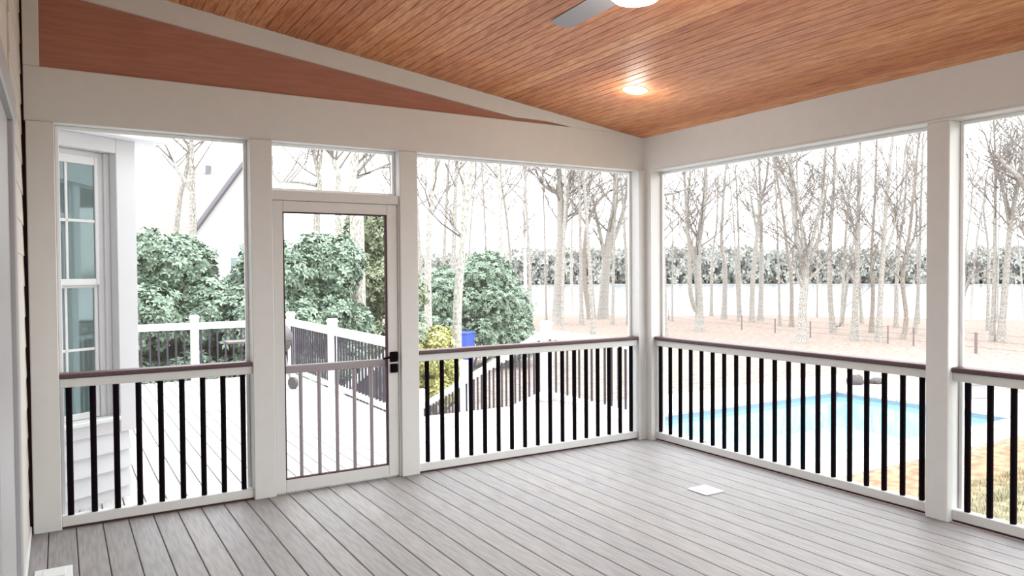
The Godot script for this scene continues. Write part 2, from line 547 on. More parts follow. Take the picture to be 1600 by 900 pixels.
func build_screen_door() -> void:
	var d := thing("door_1", "white framed screen door with grey mid rail and bars", "door", Vector3.ZERO, "", "structure")
	part("stile", bar(Vector3(-3.322, 0.012, -0.03), Vector3(-3.255, 1.998, 0.025), 0.004), M.white, d)
	part("stile", bar(Vector3(-2.509, 0.012, -0.03), Vector3(-2.43, 1.998, 0.025), 0.004), M.white, d)
	part("top_rail", bar(Vector3(-3.255, 1.923, -0.03), Vector3(-2.509, 1.998, 0.025), 0.004), M.white, d)
	part("bottom_rail", bar(Vector3(-3.255, 0.012, -0.03), Vector3(-2.509, 0.095, 0.025), 0.004), M.white, d)
	var st := new_st()
	for e in [[-3.255, 0.095, -3.246, 1.923], [-2.518, 0.095, -2.509, 1.923], [-3.246, 0.095, -2.518, 0.103], [-3.246, 1.914, -2.518, 1.923]]:
		box(st, Vector3(e[0], e[1], -0.01), Vector3(e[2], e[3], 0.022), 0.001)
	part("spline", done(st), M.gap, d)
	part("mid_rail", bar(Vector3(-3.25, 0.8175, -0.028), Vector3(-2.514, 0.874, -0.002), 0.006), M.grey_metal, d)
	st = new_st()
	tube(st, [Vector3(0, 0.097, -0.014), Vector3(0, 0.82, -0.014)], [0.0135], 10, false)
	var b := done(st)
	for k in 5:
		part("bar", b, M.grey_metal, d, Vector3(-3.138 + 0.128 * k, 0, 0))
	st = new_st()
	quad(st, Vector3(-3.25, 0.1, 0.008), Vector3(-2.514, 0.1, 0.008), Vector3(-2.514, 1.918, 0.008), Vector3(-3.25, 1.918, 0.008), Vector3.BACK)
	part("insect_screen", done(st), M.door_screen, d)
	# lever latch and lock block
	st = new_st()
	box(st, Vector3(-2.497, 0.852, 0.024), Vector3(-2.438, 0.926, 0.045), 0.006)
	tube(st, [Vector3(-2.47, 0.893, 0.045), Vector3(-2.47, 0.893, 0.072)], [0.011], 10)
	tube(st, [Vector3(-2.465, 0.893, 0.07), Vector3(-2.52, 0.89, 0.074), Vector3(-2.565, 0.884, 0.07)], [0.010, 0.009, 0.007], 10)
	part("lever_handle", done(st), M.black, d)
	st = new_st()
	box(st, Vector3(-2.495, 0.772, 0.024), Vector3(-2.438, 0.838, 0.043), 0.006)
	tube(st, [Vector3(-2.467, 0.805, 0.043), Vector3(-2.467, 0.805, 0.054)], [0.014], 12)
	part("lock", done(st), M.black, d)


func build_fittings() -> void:
	# recessed lamp in the slope of the ceiling
	var c := Vector3(-0.99, ceil_y(-0.99), 0.997)
	var r := thing("recessed_light", "small round recessed ceiling light near the corner", "ceiling light", c)
	r.rotation.z = -atan(SLOPE)
	var st := new_st()
	lathe(st, [Vector2(0.07, -0.001), Vector2(0.074, -0.009), Vector2(0.09, -0.006), Vector2(0.094, 0.002)], Vector3.ZERO, 32)
	part("trim_ring", done(st), M.plate, r)
	st = new_st()
	lathe(st, [Vector2(0.0, -0.006), Vector2(0.072, -0.006)], Vector3.ZERO, 32, false)
	part("lens", done(st), M.lamp, r)
	var l := OmniLight3D.new()
	l.name = "recessed_lamp_light"
	l.position = Vector3(0, -0.1, 0)
	l.light_color = Color(1.0, 0.96, 0.91)
	l.light_energy = 0.1
	l.light_size = 0.07
	l.omni_range = 12.0
	l.omni_attenuation = 2.0
	l.shadow_enabled = true
	r.add_child(l)

	# ceiling fan with a round light kit
	var hub := Vector3(-2.268, 2.768, 2.505)
	var top := ceil_y(hub.x)
	var f := thing("ceiling_fan", "grey bladed ceiling fan with a glowing round light", "ceiling fan", hub)
	st = new_st()
	lathe(st, [Vector2(0.0, top - hub.y + 0.03), Vector2(0.085, top - hub.y + 0.03), Vector2(0.085, top - hub.y - 0.03), Vector2(0.03, top - hub.y - 0.06), Vector2(0.03, 0.13), Vector2(0.11, 0.12), Vector2(0.13, 0.09), Vector2(0.13, 0.035), Vector2(0.122, 0.02), Vector2(0.0, 0.02)], Vector3.ZERO, 32)
	part("motor_housing", done(st), M.fan, f)
	st = new_st()
	lathe(st, [Vector2(0.122, 0.022), Vector2(0.121, -0.002), Vector2(0.1, -0.02), Vector2(0.06, -0.029), Vector2(0.0, -0.032)], Vector3.ZERO, 32)
	part("light_globe", done(st), M.lamp, f)
	for ang in [87.0, 87.0 + 120.0, 87.0 + 240.0]:
		var bl := new_st()
		prism(bl, PackedVector2Array([Vector2(0.1, -0.045), Vector2(0.22, -0.072), Vector2(0.65, -0.066), Vector2(0.685, -0.045), Vector2(0.685, 0.04), Vector2(0.66, 0.056), Vector2(0.2, 0.06), Vector2(0.1, 0.03)]), -0.004, 0.004, Transform3D(Basis(Vector3.UP, deg_to_rad(ang)) * Basis(Vector3.RIGHT, deg_to_rad(-90.0 + 10.0)), Vector3(0, 0.065, 0)))
		part("blade", done(bl), M.fan, f)
	var fl := OmniLight3D.new()
	fl.name = "fan_lamp_light"
	fl.position = Vector3(0, -0.12, 0)
	fl.light_color = Color(1.0, 0.96, 0.91)
	fl.light_energy = 0.3
	fl.light_size = 0.11
	fl.omni_range = 12.0
	fl.omni_attenuation = 2.0
	fl.shadow_enabled = true
	f.add_child(fl)

	# floor plates
	var p := thing("floor_outlet", "square white outlet cover set in the floor near the corner", "outlet", Vector3(-0.80, 0.001, 1.49))
	part("plate", bar(Vector3(-0.085, 0, -0.09), Vector3(0.085, 0.008, 0.09), 0.003), M.plate, p)
	part("flap", bar(Vector3(-0.05, 0.008, -0.055), Vector3(0.05, 0.013, 0.055), 0.003), M.plate, p)
	p = thing("floor_outlet", "grey white outlet cover on the floor by the house wall", "outlet", Vector3(-4.603, 0.001, 0.79))
	part("plate", bar(Vector3(-0.085, 0, -0.085), Vector3(0.08, 0.008, 0.085), 0.003), M.plate, p)
	part("flap", bar(Vector3(-0.05, 0.008, -0.055), Vector3(0.05, 0.013, 0.055), 0.003), M.plate, p)


# ---------------------------------------------------------------- deck, stairs, house
func deck_post(x: float, z: float, y0: float, y1: float, parent: Node3D) -> void:
	var st := new_st()
	box(st, Vector3(-0.055, y0, -0.055), Vector3(0.055, y1 - 0.04, 0.055), 0.004)
	box(st, Vector3(-0.07, y1 - 0.05, -0.07), Vector3(0.07, y1 - 0.02, 0.07), 0.006)
	box(st, Vector3(-0.058, y1 - 0.02, -0.058), Vector3(0.058, y1, 0.058), 0.012)
	part("post", done(st), M.white_vinyl, parent, Vector3(x, 0, z))


# railing from a to b (floor points); rises with the line from a to b
func deck_rail(o: Node3D, a: Vector3, b: Vector3) -> void:
	var d := b - a
	var flat := Vector3(d.x, 0, d.z)
	var run := flat.length()
	var side := flat.normalized().cross(Vector3.UP)
	for e in [[0.80, 0.90, 0.045, "top_rail"], [0.06, 0.125, 0.025, "bottom_rail"]]:
		var st := new_st()
		var q := []
		for p in [a, b]:
			for y in [e[0], e[1]]:
				for s in [-1, 1]:
					q.append(p + Vector3.UP * y + side * (s * e[2]))
		quad(st, q[0], q[1], q[3], q[2], -flat)
		quad(st, q[4], q[5], q[7], q[6], flat)
		quad(st, q[0], q[1], q[5], q[4], Vector3.DOWN)
		quad(st, q[2], q[3], q[7], q[6], Vector3.UP)
		quad(st, q[0], q[2], q[6], q[4], -side)
		quad(st, q[1], q[3], q[7], q[5], side)
		part(e[3], done(st), M.white_vinyl, o)
	var st2 := new_st()
	tube(st2, [Vector3(0, 0.11, 0), Vector3(0, 0.81, 0)], [0.0145], 8, false)
	var bal := done(st2)
	var n := int(run / 0.118)
	for k in n:
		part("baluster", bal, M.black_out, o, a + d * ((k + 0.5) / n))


func build_deck() -> void:
	var dk := thing("deck", "sunlit open deck one step below the porch", "deck", Vector3.ZERO, "", "structure")
	var long_b := bar(Vector3(-0.0655, -0.026, -7.36), Vector3(0.0655, 0, -0.13), 0.003)
	var short_b := bar(Vector3(-0.0655, -0.026, -2.72), Vector3(0.0655, 0, -0.13), 0.003)
	var k := 0
	while true:
		var x := -4.67 + 0.1393 * k
		if x > 0.82:
			break
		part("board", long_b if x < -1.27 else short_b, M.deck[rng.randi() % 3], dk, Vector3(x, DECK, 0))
		k += 1
	var st := new_st()
	box(st, Vector3(-4.74, DECK - 0.07, -7.36), Vector3(-1.25, DECK - 0.028, -0.13), 0.0)
	box(st, Vector3(-1.25, DECK - 0.07, -2.72), Vector3(0.86, DECK - 0.028, -0.13), 0.0)
	part("underframe", done(st), M.gap, dk)
	st = new_st()
	box(st, Vector3(-4.74, DECK - 0.3, -7.39), Vector3(-1.22, DECK - 0.028, -7.36), 0.003)
	box(st, Vector3(-1.25, DECK - 0.3, -7.36), Vector3(-1.22, DECK - 0.028, -2.72), 0.003)
	box(st, Vector3(-1.22, DECK - 0.3, -2.75), Vector3(0.9, DECK - 0.028, -2.72), 0.003)
	box(st, Vector3(0.87, DECK - 0.3, -2.72), Vector3(0.9, DECK - 0.028, -0.13), 0.003)
	part("rim_board", done(st), M.white_vinyl, dk)
	st = new_st()
	for p in [[-4.5, -7.2], [-2.8, -7.2], [-1.4, -7.2], [-1.4, -5.0], [-1.4, -2.9], [0.7, -2.6], [0.7, -0.4]]:
		box(st, Vector3(p[0] - 0.06, GROUND - 0.2, p[1] - 0.06), Vector3(p[0] + 0.06, DECK - 0.07, p[1] + 0.06), 0.004)
	part("footing_post", done(st), M.white_vinyl, dk)

	var far := thing("deck_railing", "white deck railing along the far edge in front of shrubs", "railing", Vector3(0, DECK, 0))
	deck_rail(far, Vector3(-4.66, 0, -7.25), Vector3(-1.31, 0, -7.25))
	for x in [-4.3, -2.78]:
		deck_post(x, -7.25, 0.0, 1.02, far)
	var side := thing("deck_railing", "white deck railing seen end on through the screen door", "railing", Vector3(0, DECK, 0))
	deck_rail(side, Vector3(-1.31, 0, -7.25), Vector3(-1.31, 0, -2.85))
	for z in [-7.25, -5.05, -2.8]:
		deck_post(-1.31, z, 0.0, 1.02, side)
	var right := thing("deck_railing", "white deck railing just beyond the corner of the porch", "railing", Vector3(0, DECK, 0))
	deck_rail(right, Vector3(0.78, 0, -2.8), Vector3(0.78, 0, -0.95))
	deck_post(0.78, -2.83, 0.0, 1.02, right)
	deck_post(0.78, -0.95, 0.0, 0.96, right)


func build_stairs() -> void:
	var s := thing("staircase", "deck stairs going down toward the yard", "stairs")
	for k in 9:
		var y := DECK - 0.155 * (k + 1)
		var z := -2.78 - 0.385 * k
		part("tread", bar(Vector3(-1.2, y - 0.03, z - 0.40), Vector3(0.84, y, z), 0.004), M.deck[k % 3], s)
		part("riser", bar(Vector3(-1.2, y + 0.0, z - 0.004), Vector3(0.84, y + 0.125, z + 0.012), 0.002), M.white_vinyl, s)
	for x in [-1.2, 0.8]:
		var st := new_st()
		prism(st, PackedVector2Array([Vector2(2.76, DECK - 0.33), Vector2(2.76, DECK - 0.16), Vector2(6.25, -1.58), Vector2(6.25, GROUND - 0.1), Vector2(6.0, GROUND - 0.1)]), x - 0.02, x + 0.02, Transform3D(Basis(Vector3(0, 0, -1), Vector3(0, 1, 0), Vector3(1, 0, 0)), Vector3.ZERO))
		part("stringer", done(st), M.white_vinyl, s)
	var r := thing("stair_railing", "sloping white stair railing descending from the deck", "railing")
	deck_rail(r, Vector3(0.75, DECK - 0.02, -2.9), Vector3(0.75, DECK - 0.02 - 0.4 * 3.7, -6.6))
	deck_post(0.75, -5.05, -1.2, 0.15, r)
	deck_post(0.75, -6.65, GROUND - 0.1, -0.5, r)
	var r2 := thing("stair_railing", "sloping stair railing on the hidden side of the steps", "railing")
	deck_rail(r2, Vector3(-1.16, DECK - 0.02, -2.95), Vector3(-1.16, DECK - 0.02 - 0.4 * 3.65, -6.6))
	deck_post(-1.16, -6.65, GROUND - 0.1, -0.5, r2)


func build_bay() -> void:
	# an angled bay of the house with one double hung window; local x runs along its face
	var b := thing("wall_bay", "white angled house bay with lap siding below its window", "wall", Vector3(-4.127, 0, -1.129), "", "structure")
	b.rotation.y = atan2(0.539, 0.842)
	var x0 := -0.70
	part("side_board", bar(Vector3(-0.087, 0.34, -0.14), Vector3(0.075, 2.5, 0.03), 0.004), M.siding_white, b)
	part("side_board", bar(Vector3(x0, 0.46, -0.14), Vector3(-0.66, 2.5, 0.03), 0.004), M.siding_white, b)
	part("head_board", bar(Vector3(x0, 2.394, -0.14), Vector3(-0.087, 2.5, 0.03), 0.004), M.siding_white, b)
	part("apron", bar(Vector3(x0, 0.34, -0.14), Vector3(-0.087, 0.43, 0.02), 0.004), M.siding_white, b)
	part("core", bar(Vector3(x0, GROUND, -0.30), Vector3(-0.01, 0.34, -0.02), 0.0), M.siding_white, b)
	var prof := PackedVector2Array([Vector2(-0.03, 0), Vector2(0.028, 0), Vector2(0.028, 0.005), Vector2(0.002, 0.15), Vector2(-0.03, 0.16)])
	for k in 12:
		var st := new_st()
		prism(st, prof, x0, 0.0, Transform3D(Basis(Vector3(0, 0, 1), Vector3(0, 1, 0), Vector3(1, 0, 0)), Vector3.ZERO))
		part("siding_board", done(st), M.siding_white, b, Vector3(0, 0.34 - 0.1365 * (k + 1), -0.002))
	# the rest of the bay, turned away from the porch
	part("return_wall", bar(Vector3(-0.09, GROUND, -1.0), Vector3(0.0, 2.5, -0.14), 0.004), M.siding_white, b)
	part("eave", bar(Vector3(-0.72, 2.5, -1.1), Vector3(0.27, 2.62, 0.16), 0.01), M.white_vinyl, b)
	part("roof", bar(Vector3(-0.72, 2.62, -1.05), Vector3(0.22, 2.72, 0.11), 0.02), M.roof, b)

	var w := thing("window_6", "tall double hung house window with white muntins reflecting trees", "window", b.position, "", "structure")
	w.rotation = b.rotation
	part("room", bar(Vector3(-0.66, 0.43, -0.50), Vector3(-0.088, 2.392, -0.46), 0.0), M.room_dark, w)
	part("sill", bar(Vector3(-0.658, 0.43, -0.12), Vector3(-0.089, 0.462, 0.045), 0.006), M.white, w)
	var st := new_st()
	box(st, Vector3(-0.172, 0.462, -0.12), Vector3(-0.13, 2.392, -0.062), 0.003)
	box(st, Vector3(-0.13, 0.462, -0.12), Vector3(-0.089, 2.392, -0.045), 0.003)
	box(st, Vector3(-0.658, 0.462, -0.12), Vector3(-0.635, 2.392, -0.05), 0.003)
	box(st, Vector3(-0.635, 2.355, -0.12), Vector3(-0.172, 2.392, -0.05), 0.003)
	part("frame", done(st), M.siding_white, w)
	for sash in [[1.43, 2.355, -0.075], [0.465, 1.47, -0.1]]:
		st = new_st()
		var y0: float = sash[0]
		var y1: float = sash[1]
		var z: float = sash[2]
		box(st, Vector3(-0.634, y0, z), Vector3(-0.605, y1, z + 0.025), 0.003)
		box(st, Vector3(-0.2, y0, z), Vector3(-0.173, y1, z + 0.025), 0.003)
		box(st, Vector3(-0.605, y0, z), Vector3(-0.2, y0 + 0.045, z + 0.025), 0.003)
		box(st, Vector3(-0.605, y1 - 0.06, z), Vector3(-0.2, y1, z + 0.025), 0.003)
		var fr := part("sash", done(st), M.white, w)
		st = new_st()
		box(st, Vector3(-0.421, y0 + 0.045, z + 0.004), Vector3(-0.401, y1 - 0.06, z + 0.02), 0.003)
		box(st, Vector3(-0.605, (y0 + y1) / 2 - 0.012, z + 0.004), Vector3(-0.2, (y0 + y1) / 2 + 0.008, z + 0.02), 0.003)
		part("muntin", done(st), M.white, fr)
		var ym := (y0 + y1) / 2
		for c in [[-0.605, -0.421], [-0.401, -0.2]]:
			for r in [[y0 + 0.045, ym - 0.012], [ym + 0.008, y1 - 0.06]]:
				part("pane", bar(Vector3(c[0], r[0], z + 0.008), Vector3(c[1], r[1], z + 0.013), 0.0), M.glass, fr)


# ---------------------------------------------------------------- yard
func ground_color(x: float, z: float) -> Color:
	var r := Vector2(x + 4.5, z - 5.0).length()
	var n := sin(x * 0.9 + sin(z * 0.7) * 2.0) * sin(z * 1.1 + sin(x * 0.5) * 1.5)
	var leaves := Color(0.27, 0.215, 0.18)          # dry leaves and straw
	var clay := Color(0.30, 0.16, 0.08)
	var grass := Color(0.21, 0.19, 0.11)
	var c := leaves
	if r > 30.0:
		c = c.lerp(Color(0.225, 0.16, 0.125), clampf((r - 30.0) / 25.0, 0.0, 1.0))
	if x > 1.0 and z > -2.6 and x < 22.0:
		var g := clampf((z + 0.9 + n * 0.35) / 0.7, 0.0, 1.0)
		c = c.lerp(clay, clampf((z + 2.3 + n * 0.3) / 0.6, 0.0, 1.0) * clampf((x - 3.0) / 2.0, 0.0, 1.0) * 0.9)
		c = c.lerp(grass, g * clampf((9.5 - x) / 2.5, 0.25, 1.0))
	return Color(c.r * (1.0 + 0.06 * n), c.g * (1.0 + 0.06 * n), c.b * (1.0 + 0.06 * n))


func build_ground() -> void:
	var xs := [-140.0, -100.0, -70.0, -50.0, -35.0, -25.0, -18.0, -14.0, -10.0, -7.0, -5.0, -3.5, -2.0, -1.0, 0.0, 1.0, 2.0, 3.0, 4.0, 4.6]
	for k in 35:
		xs.append(4.6 + 8.4 * (k + 1) / 35.0)
	xs.append_array([13.4, 14.0, 15.0, 16.0, 17.0, 18.5, 20.0, 22.0, 24.0, 26.0, 28.0, 30.0, 32.0, 34.0, 36.0, 38.0, 41.0, 44.0, 48.0, 52.0, 56.0, 60.0, 66.0, 72.0, 80.0, 100.0, 140.0])
	var zs := [-140.0, -100.0, -80.0, -70.0, -62.0, -56.0, -50.0, -45.0, -41.0, -37.0, -34.0, -31.0, -28.0, -25.0, -22.0, -19.0, -17.0, -15.0, -13.0, -11.0, -9.5, -8.5, -7.35]
	for k in 8:
		zs.append(-7.35 + 4.4 * (k + 1) / 8.0)
	for k in 24:
		zs.append(-2.95 + 0.25 * (k + 1))
	zs.append_array([3.6, 4.5, 6.0, 8.0, 12.0, 18.0, 26.0, 40.0, 60.0, 90.0])
	var st := SurfaceTool.new()
	st.begin(Mesh.PRIMITIVE_TRIANGLES)
	st.set_smooth_group(0)
	for i in xs.size() - 1:
		for j in zs.size() - 1:
			var mx: float = (xs[i] + xs[i + 1]) / 2.0
			var mz: float = (zs[j] + zs[j + 1]) / 2.0
			if mx > 4.6 and mx < 13.0 and mz > -7.35 and mz < -2.95:
				continue
			var q := []
			for e in [[i, j], [i + 1, j], [i + 1, j + 1], [i, j + 1]]:
				var x: float = xs[e[0]]
				var z: float = zs[e[1]]
				var b := 0.0 if x > 3.0 and x < 17.0 and z > -10.0 and z < 4.0 else 0.05 * sin(x * 1.3) * sin(z * 1.7)
				q.append(Vector3(x, gy(x, z) + b, z))
			for t in [[0, 1, 2], [0, 2, 3]]:
				for k in t:
					st.set_color(ground_color(q[k].x, q[k].z))
					st.add_vertex(q[k])
	st.generate_normals()
	solo("ground", st.commit(), M.ground, "pale leaf strewn yard sloping down to the lake", "ground", Vector3.ZERO, "", "structure")
	# lake
	var lk := new_st()
	quad(lk, Vector3(-900, -2.62, -900), Vector3(900, -2.62, -900), Vector3(900, -2.62, 200), Vector3(-900, -2.62, 200), Vector3.UP)
	solo("lake", done(lk), M.lake, "bright pale lake beyond the bare trees", "lake", Vector3.ZERO, "", "structure")
	# tufts of grass below the right hand railing
	var blades := new_st()
	for k in 7:
		var a := TAU * k / 7.0
		var d := Vector3(cos(a), 0, sin(a))
		var s := Vector3(-d.z, 0, d.x) * 0.006
		var p := d * 0.03
		tri(blades, p - s, p + s, p + d * 0.05 + Vector3.UP * (0.07 + 0.015 * (k % 3)), d)
	var tuft := done(blades)
	var mm := MultiMesh.new()
	mm.transform_format = MultiMesh.TRANSFORM_3D
	mm.use_colors = true
	mm.mesh = tuft
	mm.instance_count = 5000
	for k in 5000:
		var x := rng.randf_range(0.8, 11.0)
		var z := rng.randf_range(-0.9, 4.5)
		var e := rng.randf_range(0.6, 1.5)
		mm.set_instance_transform(k, Transform3D(Basis(Vector3.UP, rng.randf() * TAU).scaled(Vector3(e, e, e)), Vector3(x, GROUND - 0.01, z)))
		mm.set_instance_color(k, Color(0.19, 0.175, 0.085).lerp(Color(0.30, 0.245, 0.14), rng.randf()))
	var gr := MultiMeshInstance3D.new()
	gr.name = "grass"
	gr.multimesh = mm
	gr.material_override = M.leaf
	add_child(gr)
	tag(gr, "thin yellow green grass below the right hand railing", "grass", "", "stuff")


func build_pool() -> void:
	var p := thing("swimming_pool", "in ground swimming pool with pale blue water", "pool")
	var x0 := 4.6
	var x1 := 13.0
	var z0 := -7.35
	var z1 := -2.95
	var w := -1.84
	var st := new_st()
	var lo := -3.1
	box(st, Vector3(x0, lo - 0.1, z0), Vector3(x1, lo, z1), 0.0)
	box(st, Vector3(x0 - 0.15, lo, z0 - 0.15), Vector3(x1 + 0.15, GROUND - 0.05, z0), 0.0)
	box(st, Vector3(x0 - 0.15, lo, z1), Vector3(x1 + 0.15, GROUND - 0.05, z1 + 0.15), 0.0)
	box(st, Vector3(x0 - 0.15, lo, z0), Vector3(x0, GROUND - 0.05, z1), 0.0)
	box(st, Vector3(x1, lo, z0), Vector3(x1 + 0.15, GROUND - 0.05, z1), 0.0)
	part("basin", done(st), M.pool_wall, p)
	st = new_st()
	box(st, Vector3(x0, w - 0.1, z0), Vector3(x1, GROUND - 0.05, z0 + 0.02), 0.0)
	box(st, Vector3(x0, w - 0.1, z1 - 0.02), Vector3(x1, GROUND - 0.05, z1), 0.0)
	box(st, Vector3(x1 - 0.02, w - 0.1, z0 + 0.02), Vector3(x1, GROUND - 0.05, z1 - 0.02), 0.0)
	part("tile_band", done(st), M.pool_tile, p)
	part("shallow_shelf", bar(Vector3(x0, lo, z0 + 0.03), Vector3(x0 + 2.6, -2.15, z1 - 0.03), 0.02), M.concrete, p)
	part("step", bar(Vector3(x0 + 2.6, lo, z0 + 0.03), Vector3(x0 + 3.1, -2.5, z1 - 0.03), 0.02), M.pool_wall, p)
	st = new_st()
	quad(st, Vector3(x0, w, z0), Vector3(x1, w, z0), Vector3(x1, w, z1), Vector3(x0, w, z1), Vector3.UP)
	part("water", done(st), M.water, p)
	# coping in separate stones
	var n := 14
	for k in n:
		var a := x0 - 0.28 + (x1 - x0 + 0.56) * k / n
		var b := x0 - 0.28 + (x1 - x0 + 0.56) * (k + 1) / n - 0.008
		part("coping_stone", bar(Vector3(a, GROUND - 0.05, z0 - 0.3), Vector3(b, GROUND + 0.03, z0 + 0.03), 0.012), M.coping, p)
		part("coping_stone", bar(Vector3(a, GROUND - 0.05, z1 - 0.03), Vector3(b, GROUND + 0.03, z1 + 0.3), 0.012), M.coping, p)
	for k in 8:
		var a := z0 + 0.03 + (z1 - z0 - 0.06) * k / 8
		var b := z0 + 0.03 + (z1 - z0 - 0.06) * (k + 1) / 8 - 0.008
		part("coping_stone", bar(Vector3(x0 - 0.3, GROUND - 0.05, a), Vector3(x0 + 0.03, GROUND + 0.03, b), 0.012), M.coping, p)
		part("coping_stone", bar(Vector3(x1 - 0.03, GROUND - 0.05, a), Vector3(x1 + 0.3, GROUND + 0.03, b), 0.012), M.coping, p)
	var d := thing("pool_deck", "pinkish white concrete apron around the pool", "paving", Vector3.ZERO, "", "structure")
	for e in [[3.0, -9.3, 16.4, -7.66], [3.0, -2.64, 13.4, -2.05], [2.6, -7.66, 4.29, -2.64], [13.32, -7.66, 16.4, -2.64]]:
		part("slab", bar(Vector3(e[0], GROUND - 0.12, e[1]), Vector3(e[2] - 0.01, GROUND + 0.015, e[3] - 0.01), 0.006), M.concrete, d)


func lump(st: SurfaceTool, c: Vector3, r: Vector3, seed_: int, rings := 7, segs := 10, rough := 0.25) -> void:
	var nz := noise(1.3, seed_, 2)
	st.set_smooth_group(0)
	var at := func(i: int, k: int) -> Vector3:
		var th := PI * i / rings
		var ph := TAU * (k % segs) / segs
		var d := Vector3(sin(th) * cos(ph), cos(th), sin(th) * sin(ph))
		return c + d * r * (1.0 + rough * nz.get_noise_3dv(d * 1.7 + c))
	for i in rings:
		for k in segs:
			var a: Vector3 = at.call(i, k)
			var b: Vector3 = at.call(i, k + 1)
			var e: Vector3 = at.call(i + 1, k + 1)
			var f: Vector3 = at.call(i + 1, k)
			var out := (a + e) / 2.0 - c
			if i > 0:
				tri(st, a, b, e, out)
			if i < rings - 1:
				tri(st, a, e, f, out)
	st.set_smooth_group(-1)


func build_yard_things() -> void:
	# boulders by the far corner of the pool
	var specs := [[Vector3(14.35, GROUND + 0.1, -7.75), Vector3(0.27, 0.19, 0.2), "larger dark boulder at the far corner of the pool"], [Vector3(14.95, GROUND + 0.07, -7.5), Vector3(0.24, 0.11, 0.18), "smaller low boulder beside the larger one at the pool corner"]]
	for k in specs.size():
		var st := new_st()
		lump(st, Vector3.ZERO, specs[k][1], 60 + k, 7, 11)
		solo("boulder", done(st), M.rock, specs[k][2], "boulder", specs[k][0])
	var c := thing("equipment_cabinet", "low grey equipment cabinet at the right end of the pool", "cabinet", Vector3(14.8, GROUND + 0.015, -4.85))
	c.rotation.y = -0.55
	part("body", bar(Vector3(-0.3, 0, -0.25), Vector3(0.3, 0.34, 0.25), 0.01), M.cabinet, c)
	part("lid", bar(Vector3(-0.33, 0.34, -0.28), Vector3(0.33, 0.39, 0.28), 0.012), M.cabinet, c)
	var s := thing("skimmer_lid", "small grey skimmer lid on the near edge of the pool", "pool skimmer", Vector3(8.56, GROUND + 0.03, -2.82))
	part("lid", box_mesh(Vector3(0.34, 0.02, 0.22), 0.006), M.cabinet, s)
	part("grip", box_mesh(Vector3(0.09, 0.035, 0.03), 0.006), M.fence, s)
	# blue bin by the shrub
	var b := thing("trash_bin", "blue wheeled bin behind the white barked trunk", "bin", Vector3(6.55, gy(6.5, -16.2), -16.2))
	b.rotation.y = 0.5
	b.scale = Vector3(0.8, 1.12, 0.8)
	var st := new_st()
	var ring := func(y: float, h: float) -> Array:
		return [Vector3(-h, y, -h), Vector3(h, y, -h), Vector3(h, y, h), Vector3(-h, y, h)]
	var r0: Array = ring.call(0.06, 0.23)
	var r1: Array = ring.call(1.08, 0.30)
	for k in 4:
		quad(st, r0[k], r0[(k + 1) % 4], r1[(k + 1) % 4], r1[k], r0[k] + r0[(k + 1) % 4])
	quad(st, r0[0], r0[1], r0[2], r0[3], Vector3.DOWN)
	part("body", done(st), M.bin, b)
	part("lid", bar(Vector3(-0.33, 1.08, -0.34), Vector3(0.33, 1.16, 0.33), 0.03), M.bin, b)
	for x in [-0.24, 0.24]:
		st = new_st()
		tube(st, [Vector3(x - 0.03, 0.12, -0.25), Vector3(x + 0.03, 0.12, -0.25)], [0.12], 14)
		part("wheel", done(st), M.grill, b)
	# grill at the end of the deck
	var g := thing("patio_grill", "dark covered grill on wheels in the far deck corner", "grill", Vector3(-1.98, DECK, -5.72))
	st = new_st()
	lathe(st, [Vector2(0.0, 0.48), Vector2(0.14, 0.5), Vector2(0.24, 0.57), Vector2(0.28, 0.68), Vector2(0.28, 0.72)], Vector3.ZERO, 24)
	part("bowl", done(st), M.grill, g)
	st = new_st()
	lathe(st, [Vector2(0.29, 0.71), Vector2(0.28, 0.8), Vector2(0.22, 0.9), Vector2(0.1, 0.965), Vector2(0.0, 0.98)], Vector3.ZERO, 24)
	var lid := part("lid", done(st), M.grill, g)
	st = new_st()
	tube(st, [Vector3(-0.07, 0.97, 0.02), Vector3(-0.06, 1.02, 0.02), Vector3(0.06, 1.02, 0.02), Vector3(0.07, 0.97, 0.02)], [0.012], 8)
	part("handle", done(st), M.grill, lid)
	for e in [[-0.2, 0.14], [0.26, 0.05], [-0.05, -0.22]]:
		st = new_st()
		tube(st, [Vector3(e[0] * 0.6, 0.55, e[1] * 0.6), Vector3(e[0] * 1.05, 0.02, e[1] * 1.05)], [0.016], 8)
		part("leg", done(st), M.steel, g)
	part("side_shelf", bar(Vector3(-0.62, 0.69, -0.16), Vector3(-0.28, 0.72, 0.16), 0.006), M.grill, g)
	for e in [[0.27, 0.09], [0.06, -0.27]]:
		st = new_st()
		tube(st, [Vector3(e[0] - 0.02, 0.085, e[1] + 0.01), Vector3(e[0] + 0.02, 0.085, e[1] - 0.01)], [0.085], 18)
		part("wheel", done(st), M.grill, g)
	# wire fence across the yard
	var f := thing("wire_fence", "low wire fence on thin posts across the sloping yard", "fence")
	var line := [Vector2(36.8, -39.4), Vector2(33.4, -32.3), Vector2(31.5, -27.2), Vector2(30.2, -23.6), Vector2(29.2, -20.5), Vector2(28.9, -16.0), Vector2(28.3, -14.4), Vector2(27.1, -11.1), Vector2(26.5, -8.5), Vector2(26.0, -5.0)]
	for k in line.size():
		var p: Vector2 = line[k]
		var y := gy(p.x, p.y)
		st = new_st()
		tube(st, [Vector3(0, -0.1, 0), Vector3(0, 0.85, 0)], [0.035 if k != 7 else 0.06], 7)
		part("post", done(st), M.fence, f, Vector3(p.x, y, p.y))
